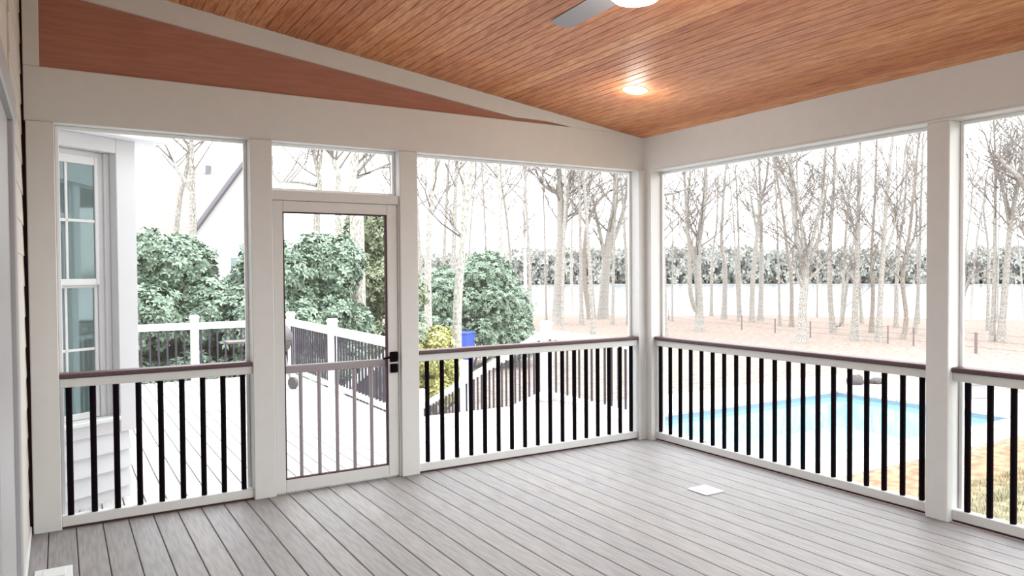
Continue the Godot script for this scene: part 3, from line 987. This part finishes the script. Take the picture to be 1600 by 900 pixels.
	for h in [0.25, 0.52, 0.8]:
		st = new_st()
		for k in line.size() - 1:
			var p: Vector2 = line[k]
			var q: Vector2 = line[k + 1]
			tube(st, [Vector3(p.x, gy(p.x, p.y) + h, p.y), Vector3(q.x, gy(q.x, q.y) + h, q.y)], [0.007], 4, false)
		part("wire", done(st), M.fence, f)


func build_house() -> void:
	var h := thing("neighbor_house", "neighbouring house with broad pale roof and grey gable trim", "house", Vector3(0, GROUND, -31.0))
	h.rotation.y = -0.46
	# local x runs across the view; the ridge is level
	part("wall", bar(Vector3(-8.0, -0.3, -6.0), Vector3(2.2, 4.5, -2.2), 0.02), M.siding_white, h)
	var st := new_st()
	prism(st, PackedVector2Array([Vector2(-1.2, 4.3), Vector2(-4.2, 8.25), Vector2(-7.2, 4.3), Vector2(-7.2, 4.1), Vector2(-1.2, 4.1)]), -8.5, 2.6, Transform3D(Basis(Vector3(0, 0, 1), Vector3(0, 1, 0), Vector3(1, 0, 0)), Vector3.ZERO))
	part("roof", done(st), M.roof, h)
	for x in [-0.75, 0.05]:
		part("roof_vent", bar(Vector3(x - 0.12, 7.7, -4.4), Vector3(x + 0.12, 8.6, -4.1), 0.03), M.rake, h)
	# front gable with its dark rake boards
	st = new_st()
	prism(st, PackedVector2Array([Vector2(0.9, -0.3), Vector2(0.9, 4.9), Vector2(3.9, 9.0), Vector2(4.15, 9.0), Vector2(4.15, -0.3)]), -1.6, 0.6)
	part("gable_wall", done(st), M.siding_white, h)
	for s in [-1.0]:
		st = new_st()
		prism(st, PackedVector2Array([Vector2(0.27, 9.2), Vector2(0.0, 9.2), Vector2(s * 3.6, 4.28), Vector2(s * 3.6, 4.05), Vector2(0.0, 8.97), Vector2(0.27, 8.97)]), -0.6, 0.95)
		var rk := part("rake_board", done(st), M.rake, h, Vector3(3.9, 0, 0))
		part("window", bar(Vector3(s * 1.0 - 0.45, 2.4, 0.6), Vector3(s * 1.0 + 0.45, 3.9, 0.64), 0.01), M.glass, rk)


# ---------------------------------------------------------------- plants
func leaf_cluster() -> ArrayMesh:
	var st := new_st()
	for k in 6:
		var a := TAU * k / 6.0 + 0.2 * (k % 2)
		var d := Vector3(cos(a), 0.25 + 0.22 * (k % 3), sin(a)).normalized()
		var s := d.cross(Vector3.UP).normalized() * 0.026
		var tip := d * 0.125 - Vector3.UP * 0.022
		var mid := d * 0.062 + Vector3.UP * 0.012
		tri(st, Vector3.ZERO, mid - s, mid, Vector3.UP)
		tri(st, Vector3.ZERO, mid, mid + s, Vector3.UP)
		tri(st, tip, mid, mid - s, Vector3.UP)
		tri(st, tip, mid + s, mid, Vector3.UP)
	return done(st)


var cluster: ArrayMesh


# lumps = [centre offset x, y, z, radius] of the rounded masses of foliage
func shrub(called: String, label: String, at: Vector3, lumps: Array, count: int, dark: Color, light: Color, group := "") -> void:
	var o := thing(called, label, "shrub", at, group)
	var st := new_st()
	for k in 6:
		var a := TAU * k / 6.0
		var L: Array = lumps[k % lumps.size()]
		tube(st, [Vector3(cos(a) * 0.12, -0.1, sin(a) * 0.12), Vector3(cos(a) * 0.25 + L[0] * 0.5, L[1] * 0.5, sin(a) * 0.25 + L[2] * 0.5), Vector3(L[0], L[1] + L[3] * 0.3, L[2])], [0.045, 0.03, 0.012], 6)
	part("stems", done(st), M.bark_dark, o)
	var total := 0.0
	for L in lumps:
		total += L[3] * L[3]
	var mm := MultiMesh.new()
	mm.transform_format = MultiMesh.TRANSFORM_3D
	mm.use_colors = true
	mm.mesh = cluster
	mm.instance_count = count
	var n := 0
	var nz := noise(0.9, 77, 3)
	for i in lumps.size():
		var L: Array = lumps[i]
		var c := Vector3(L[0], L[1], L[2])
		var m := int(count * L[3] * L[3] / total) if i < lumps.size() - 1 else count - n
		for k in m:
			var d := Vector3(rng.randfn(), rng.randfn() + 0.15, rng.randfn()).normalized()
			var deep := 0.55 + 0.45 * sqrt(rng.randf())
			var p := c + d * float(L[3]) * deep * (1.0 + 0.3 * nz.get_noise_3dv(d * 2.2 + c + at))
			if p.y < 0.05:
				p.y = rng.randf_range(0.05, 0.5)
			var b := Basis(Quaternion(Vector3.UP, (d + Vector3.UP * 0.5 + Vector3(rng.randfn(), rng.randfn(), rng.randfn()) * 0.35).normalized())) * Basis(Vector3.UP, rng.randf() * TAU)
			var e := rng.randf_range(0.75, 1.3)
			mm.set_instance_transform(n, Transform3D(b.scaled(Vector3(e, e, e)), p))
			mm.set_instance_color(n, dark.lerp(light, rng.randf()))
			n += 1
	var f := MultiMeshInstance3D.new()
	f.name = "foliage"
	f.multimesh = mm
	f.material_override = M.leaf
	o.add_child(f)
	tag(f, "", "", "", "stuff")


func heap(rx: float, h: float, rz: float, n: int) -> Array:
	# a rounded bush made of smaller rounded masses
	var out := []
	for k in n:
		var a := TAU * k / n * 2.4
		var t := (k + 0.5) / n
		var y := h * (0.2 + 0.66 * t)
		var s := sqrt(maxf(0.05, 1.0 - pow(t, 2.2))) * 0.72
		out.append([cos(a) * rx * s, y, sin(a) * rz * s, (0.34 + 0.1 * sin(k * 1.7)) * minf(rx, h * 0.6)])
	return out


func build_shrubs() -> void:
	cluster = leaf_cluster()
	var dk := Color(0.085, 0.13, 0.085)
	var lt := Color(0.28, 0.37, 0.265)
	var grp := "evergreen shrubs behind the deck"
	shrub("evergreen_shrub", "evergreen shrub beside the house bay in the left opening", Vector3(-3.15, GROUND, -9.9), heap(1.5, 4.3, 1.1, 15), 7500, dk, lt, grp)
	shrub("evergreen_shrub", "evergreen shrub filling the right half of the left opening", Vector3(-1.35, GROUND, -9.8), heap(1.5, 4.1, 1.1, 15), 7500, dk, lt, grp)
	shrub("evergreen_shrub", "evergreen shrub left of the stout trunk behind the screen door", Vector3(0.0, GROUND, -10.6), heap(1.4, 4.25, 1.1, 14), 6800, dk, lt, grp)
	shrub("evergreen_shrub", "taller olive evergreen right of the stout trunk behind the door", Vector3(2.0, GROUND, -12.6), heap(1.6, 5.2, 1.2, 16), 7500, Color(0.12, 0.15, 0.09), Color(0.32, 0.36, 0.22), grp)
	shrub("evergreen_shrub", "round topped evergreen shrub in the middle opening", Vector3(7.6, GROUND, -17.6), heap(2.1, 3.75, 1.5, 18), 8500, dk, lt, grp)
	shrub("evergreen_shrub", "small evergreen shrub at the right foot of the round one", Vector3(9.25, GROUND, -18.4), heap(1.0, 2.6, 0.9, 9), 2800, dk, lt, grp)
	shrub("yellow_shrub", "yellow green shrub low in the middle opening by the door", Vector3(2.6, GROUND, -10.1), heap(0.6, 2.05, 0.6, 9), 2600, Color(0.26, 0.26, 0.07), Color(0.50, 0.47, 0.18))


func smooth_line(p: Array) -> Array:
	var out := []
	var n := p.size()
	for i in n - 1:
		var a: Vector3 = p[maxi(i - 1, 0)]
		var d: Vector3 = p[mini(i + 2, n - 1)]
		for k in 3:
			out.append((p[i] as Vector3).cubic_interpolate(p[i + 1], a, d, k / 3.0))
	out.append(p[n - 1])
	return out


func sprig(st: SurfaceTool, p: Vector3, d: Vector3, length: float, r: float, level: int, g: RandomNumberGenerator) -> void:
	var pts := [p]
	var rad := [r]
	var steps := 3
	var dir := d
	for k in steps:
		dir = (dir + Vector3(g.randfn(), g.randfn() * 0.6 + 0.35, g.randfn()) * 0.16).normalized()
		pts.append((pts[k] as Vector3) + dir * length / steps)
		rad.append(r * (1.0 - 0.8 * (k + 1) / steps))
	tube(st, pts, rad, 4 if level == 0 else 3, false)
	if level >= 2:
		return
	for k in (5 if level == 0 else 4):
		var t := g.randf_range(0.25, 1.0)
		var at: Vector3 = pts[mini(int(t * steps), steps - 1)].lerp(pts[mini(int(t * steps) + 1, steps)], fmod(t * steps, 1.0))
		var side := Vector3(g.randfn(), g.randf_range(-0.2, 0.9), g.randfn()).normalized()
		sprig(st, at, (dir * 0.75 + side * 0.7).normalized(), length * g.randf_range(0.35, 0.6), maxf(r * 0.55, 0.012), level + 1, g)


func bare_tree(label: String, x: float, z: float, r: float, stems: Array, bark: Material, group := "", twiggy := 1.0) -> void:
	var g := RandomNumberGenerator.new()
	g.seed = hash(label) + int(x * 10.0)
	var o := thing("bare_tree", label, "tree", Vector3(x, gy(x, z), z), group)
	var tw := new_st()
	for i in stems.size():
		var flat: Array = stems[i]
		var pts := []
		var wob := g.randf_range(-0.35, 0.35)
		for k in range(0, flat.size(), 2):
			var away := 0.0 if i == 0 else wob * (k / 2) * 0.8
			pts.append(RIGHT * flat[k] + Vector3.UP * flat[k + 1] + AWAY * away)
		if i == 0:
			pts[0] = pts[0] + Vector3.DOWN * 0.15
		pts = smooth_line(pts)
		var n := pts.size()
		var base_r := r if i == 0 else r * (0.62 if stems.size() < 5 else 0.5)
		var rad := []
		for k in n:
			var t := float(k) / (n - 1)
			var q := base_r * lerpf(1.0, 0.34, t)
			if i == 0:
				q *= 1.0 + 0.5 * exp(-t * n * 1.2)
			else:
				q = base_r * lerpf(1.0, 0.25, t)
			rad.append(q)
		var st := new_st()
		tube(st, pts, rad, 10 if i == 0 else 7)
		part("trunk" if i == 0 else "limb", done(st), bark, o)
		var top: float = pts[n - 1].y
		var tall: float = maxf(top, 4.0)
		var m := int((17 if i == 0 else 9) * twiggy)
		for k in m:
			var t := g.randf_range(0.38 if i == 0 else 0.25, 1.0)
			var f := t * (n - 1)
			var p: Vector3 = pts[mini(int(f), n - 2)].lerp(pts[mini(int(f) + 1, n - 1)], fmod(f, 1.0) if f < n - 1 else 1.0)
			var az := g.randf() * TAU
			var d := Vector3(cos(az), g.randf_range(0.5, 1.4), sin(az)).normalized()
			sprig(tw, p, d, tall * g.randf_range(0.14, 0.28), maxf(0.028, rad[mini(int(f), n - 1)] * 0.36), 0, g)
	var b := part("twigs", done(tw), M.twig, o)
	tag(b, "", "", "", "stuff")


func build_trees() -> void:
	var trees := [
		["pale upright trunk with a short snag behind the left railing bay", -1.1, -18.3, 0.12, [[0.0,0.0,-0.1,4.8,-0.1,6.5,-0.1,8.4],[-0.1,5.6,-0.6,6.3,-0.9,6.9]]],
		["grey trunk leaning right beside the upright one over the shrubs", -1.7, -19.9, 0.10, [[0.0,0.0,0.3,4.8,0.6,6.3,0.8,7.4,0.9,8.7]]],
		["stout pale trunk in front of the shrubs behind the screen door", 1.2, -11.1, 0.18, [[0.0,0.0,-0.0,4.6,-0.1,5.3,0.0,6.0,0.1,7.6]]],
		["slim pale trunk leaning left against the stout one behind the door", 1.1, -11.8, 0.09, [[0.0,0.0,-0.1,4.6,-0.1,5.6,-0.3,6.1,-0.5,7.3]]],
		["forked grey trunk seen through the transom above the door", 2.5, -18.5, 0.12, [[0.0,0.0,-0.0,5.0,0.1,6.0,0.0,6.7,-0.2,7.6,-0.3,8.9],[0.1,6.5,0.2,7.0,0.4,7.8],[0.0,6.0,-0.6,6.1,-1.2,6.1]]],
		["slender pale trunk nearest the door in the middle bay", 5.1, -15.8, 0.12, [[0.0,0.0,0.0,3.6,0.1,5.1,0.3,6.8,0.4,8.6]]],
		["white barked trunk leaning right before the round shrub", 4.5, -12.7, 0.14, [[0.0,0.0,0.0,1.8,0.1,3.3,0.2,4.1,0.3,5.1,0.5,6.4,0.7,7.9],[0.2,4.5,0.2,5.3,0.2,6.5]]],
		["straight slim trunk at the right edge of the round shrub", 8.5, -17.2, 0.11, [[0.0,0.0,-0.0,4.1,-0.0,5.5,-0.1,7.1,-0.2,9.1]]],
		["broken topped grey trunk with one bare side branch", 40.8, -67.1, 0.25, [[0.0,0.0,0.0,6.0,-0.1,11.0,0.0,14.4],[0.0,14.1,-1.6,14.6,-2.7,14.2]]],
		["thick trunk forking in two just above the far shore", 26.2, -39.6, 0.39, [[0.0,0.0,0.1,2.4,0.3,6.0,0.3,9.4,0.2,11.6,0.1,15.5],[0.3,6.0,0.6,7.2,0.8,9.4,1.2,11.6,1.6,16.0],[0.3,9.4,-0.5,9.7,-1.2,10.2]]],
		["bent dark tree whose stem arches right over the yard", 32.5, -43.9, 0.23, [[0.0,0.0,-0.5,3.2,-0.5,5.5,-0.2,7.9,0.8,9.8,2.2,10.7,3.5,11.0],[-0.3,7.8,-0.7,8.3,-1.5,9.7,-2.3,10.4],[0.3,0.1,0.1,3.1,-0.4,5.2]]],
		["stout twin stemmed tree beside the corner post", 34.0, -44.3, 0.42, [[0.0,0.0,0.3,4.1,0.6,6.8,1.1,9.8,1.2,12.5,1.3,17.9],[0.3,4.1,0.1,5.7,-0.4,8.2,-0.8,10.0],[0.4,5.2,1.8,8.9,2.3,13.1]]],
		["thin straight tree between the forked and the bent trees", 38.8, -55.2, 0.16, [[0.0,0.0,-0.1,5.7,0.1,12.0,0.3,19.6]]],
		["grey trunk just right of the corner post", 23.1, -25.0, 0.17, [[0.0,0.0,-0.0,2.9,-0.1,6.0,0.0,8.8,0.1,12.9],[-0.0,5.7,0.6,6.2,1.4,6.8],[-0.0,7.6,0.8,7.7,1.4,8.0]]],
		["double stemmed tree with a thick base near the corner post", 28.8, -28.1, 0.27, [[0.0,0.0,-0.0,1.8,-0.1,4.5,0.2,6.9,0.4,8.9,0.4,13.1],[-0.2,1.2,-0.6,2.4,-0.7,4.5,-0.9,6.5,-1.1,8.8,-1.3,12.3],[-0.2,4.1,-0.7,6.1,-0.6,8.4,-0.3,11.2]]],
		["thin sapling behind the double stemmed tree", 45.0, -42.8, 0.14, [[0.0,0.0,0.1,5.3,0.5,8.2,0.6,12.2]]],
		["knobby slim tree right of the double stemmed one", 42.1, -38.6, 0.21, [[0.0,0.0,0.1,4.1,-0.2,6.2,0.0,10.4,0.4,14.6]]],
		["thin pale tree left of the paired shoreline trunks", 46.1, -40.5, 0.14, [[0.0,0.0,-0.1,5.3,-0.2,9.2,-0.4,13.1]]],
		["left one of the paired slim shoreline trunks", 39.7, -33.6, 0.19, [[0.0,0.0,0.1,3.5,0.5,7.3,0.7,9.2,1.1,10.7,1.4,14.5],[0.4,6.6,0.1,8.7,-0.2,11.1]]],
		["right one of the paired slim shoreline trunks", 41.9, -34.7, 0.20, [[0.0,0.0,0.1,3.5,0.1,6.5,-0.0,9.5,-0.1,13.4]]],
		["dark slender tree leaning left toward its top", 36.5, -27.5, 0.13, [[0.0,0.0,-0.0,3.0,-0.3,5.1,-0.6,7.6,-1.0,10.1,-1.2,13.0]]],
		["many stemmed tree spreading from a low crotch mid bay", 25.5, -18.2, 0.21, [[0.0,0.0,0.1,2.0,0.2,3.6,-0.2,5.0,-0.4,7.1,-0.6,9.4,-0.7,11.7],[0.2,3.6,0.0,5.0,-0.3,7.5,-0.4,10.5],[0.2,3.6,0.3,4.7,0.0,6.5,-0.2,8.4],[0.2,3.6,0.6,5.6,0.8,7.1,0.8,9.1,0.9,12.0],[0.2,3.7,0.9,5.0,1.1,6.2,1.4,8.1],[0.1,2.6,-0.3,3.5,-0.5,4.3],[0.1,2.8,0.7,3.4,1.1,3.9]]],
		["tree with two diverging stems right of the many stemmed one", 33.6, -22.3, 0.17, [[0.0,0.0,-0.2,2.2,-0.2,5.2,-0.0,8.5,0.1,12.5],[-0.0,0.4,0.4,0.7,0.6,3.1,0.7,4.4,1.0,6.6,1.1,9.9]]],
		["straight grey tree standing nearest among the pool side group", 29.1, -17.9, 0.16, [[0.0,0.0,0.1,3.0,0.2,5.0,0.2,7.4,0.3,11.5],[0.1,2.9,-0.3,3.4,-0.5,3.6]]],
		["thin dark trunk just left of the pale pair", 35.5, -21.2, 0.13, [[0.0,0.0,0.1,2.4,0.0,4.4,0.2,8.1,0.3,12.2]]],
		["pale tall trunk leaning right near the right post", 29.4, -16.8, 0.14, [[0.0,0.0,0.1,2.3,0.2,4.2,0.4,7.3,0.7,10.4,0.9,12.5],[0.2,3.8,0.9,6.3,1.2,9.4]]],
		["short thick shoreline trunk behind the kinked tree", 41.8, -23.6, 0.14, [[0.0,0.0,0.0,2.6,0.2,5.5,0.5,7.9,0.7,11.7]]],
		["kinked tree with a long left branch near the post", 32.5, -17.5, 0.13, [[0.0,0.0,0.2,1.1,0.0,3.0,0.2,4.4,0.4,5.9,0.7,9.2,1.0,12.1],[0.0,2.9,-0.4,3.5,-0.8,3.8],[0.2,4.4,0.6,5.2,0.8,6.6]]],
		["slim tree closest to the left side of the right post", 37.1, -19.6, 0.11, [[0.0,0.0,0.2,2.2,0.3,5.9,0.4,9.5,0.5,13.2]]],
		["curved sapling arching beside the right side of the post", 36.8, -16.8, 0.09, [[0.0,0.0,0.1,2.1,0.5,3.3,1.5,3.5],[0.1,2.1,0.3,4.7,0.7,7.2,0.9,9.1]]],
		["thin short trunk behind the two upright trees at right", 44.2, -19.2, 0.10, [[0.0,0.0,-0.0,4.9,-0.3,7.3,-0.1,9.7]]],
		["slim upright tree beside the leaning one at right", 34.8, -14.3, 0.11, [[0.0,0.0,0.1,3.3,0.1,6.2,0.1,8.3,-0.0,11.1]]],
		["sturdy tree leaning right with a heavy crown at right", 34.8, -13.9, 0.17, [[0.0,0.0,0.2,2.7,0.4,5.4,0.7,7.3,1.1,9.8,1.3,12.3],[0.4,5.6,0.1,7.6,-0.3,8.9,-0.6,10.3],[0.5,6.4,1.1,6.7,1.7,7.3]]],
		["broad tree reaching long limbs in from the right edge", 34.3, -11.6, 0.21, [[0.0,0.0,-0.1,2.6,-0.5,5.6,-1.2,7.4,-2.0,8.2,-2.5,8.8],[-0.4,5.1,0.0,8.5,0.2,11.4],[-0.9,6.7,-1.3,8.2,-1.5,10.0],[-0.2,3.2,-1.2,5.3,-1.5,6.4]]],
	]
	for k in trees.size():
		var t: Array = trees[k]
		var bark: Material = M.bark_grey
		if k in [2, 3, 5, 6, 7]:
			bark = M.bark_pale
		if k in [10, 20, 24, 27]:
			bark = M.bark_dark
		bare_tree(t[0], t[1], t[2], t[3], t[4], bark, "", 0.45 if k in [0, 1, 4, 5, 6, 7, 8] else 1.0)
	# thinner woods filling in behind
	var g := RandomNumberGenerator.new()
	g.seed = 99
	for k in 16:
		var px := -0.16 + 0.021 * k + g.randf_range(-0.006, 0.006)
		var dist := g.randf_range(34.0, 58.0)
		var p := Vector3(-4.56, 0, 5.18) + (AWAY + RIGHT * px) * dist
		var h := g.randf_range(11.0, 16.0)
		var lean := g.randf_range(-1.2, 1.2)
		bare_tree("slender grey tree among the woods left of the corner post", p.x, p.z, g.randf_range(0.08, 0.15), [[0.0, 0.0, lean * 0.2, h * 0.35, lean * 0.5, h * 0.7, lean, h]], M.bark_grey, "background woods left of the corner", 1.0)
	for k in 14:
		var px := 0.22 + 0.036 * k + g.randf_range(-0.01, 0.01)
		var dist := g.randf_range(50.0, 64.0)
		var p := Vector3(-4.56, 0, 5.18) + (AWAY + RIGHT * px) * dist
		var h := g.randf_range(10.0, 16.0)
		var lean := g.randf_range(-1.5, 1.5)
		bare_tree("slender grey tree on the shore between the nearer trunks", p.x, p.z, g.randf_range(0.07, 0.13), [[0.0, 0.0, lean * 0.2, h * 0.35, lean * 0.5, h * 0.7, lean, h]], M.bark_grey, "background trees along the shore", 1.0)


func build_far() -> void:
	var g := RandomNumberGenerator.new()
	g.seed = 5
	var mm := MultiMesh.new()
	mm.transform_format = MultiMesh.TRANSFORM_3D
	mm.use_colors = true
	mm.mesh = cluster
	mm.instance_count = 26000
	for k in 26000:
		var a := lerpf(-0.45, 1.25, (k + g.randf()) / 26000.0)
		var dist := 226.0 + g.randf() * 24.0
		var p := Vector3(-4.56, 0, 5.18) + (AWAY * cos(a) + RIGHT * sin(a)) * dist
		var tall := (g.randf_range(7.2, 9.4) + (dist - 226.0) * 0.05) + 1.0 * sin(a * 9.0)
		var wide := g.randf_range(9.0, 17.0)
		var up := tall * pow(g.randf(), 0.7)
		mm.set_instance_transform(k, Transform3D((Basis(Vector3.UP, g.randf() * TAU) * Basis(Vector3.RIGHT, g.randf_range(0.6, 2.5)) * Basis(Vector3.UP, g.randf() * TAU)).scaled(Vector3(wide, wide * 1.3, wide)), Vector3(p.x, -2.6 + up, p.z)))
		mm.set_instance_color(k, Color(0.25, 0.25, 0.225).lerp(Color(0.28, 0.277, 0.25), g.randf()))  # pale tone has the distance haze mixed into the colour
	var o := MultiMeshInstance3D.new()
	o.name = "far_treeline"
	o.multimesh = mm
	o.material_override = M.haze_tree
	add_child(o)
	tag(o, "hazy grey green woods along the far shore of the lake", "woods", "", "stuff")
	# the bank they stand on
	var bk := new_st()
	for k in 40:
		var q := []
		for e in [[k, 222.0, -2.7], [k + 1, 222.0, -2.7], [k + 1, 300.0, 0.5], [k, 300.0, 0.5]]:
			var a := lerpf(-0.6, 1.4, e[0] / 40.0)
			var p := Vector3(-4.56, 0, 5.18) + (AWAY * cos(a) + RIGHT * sin(a)) * float(e[1])
			q.append(Vector3(p.x, e[2], p.z))
		quad(bk, q[0], q[1], q[2], q[3], Vector3.UP)
	solo("far_bank", done(bk), M.haze_bank, "low far bank of the lake under the woods", "bank", Vector3.ZERO, "", "structure")
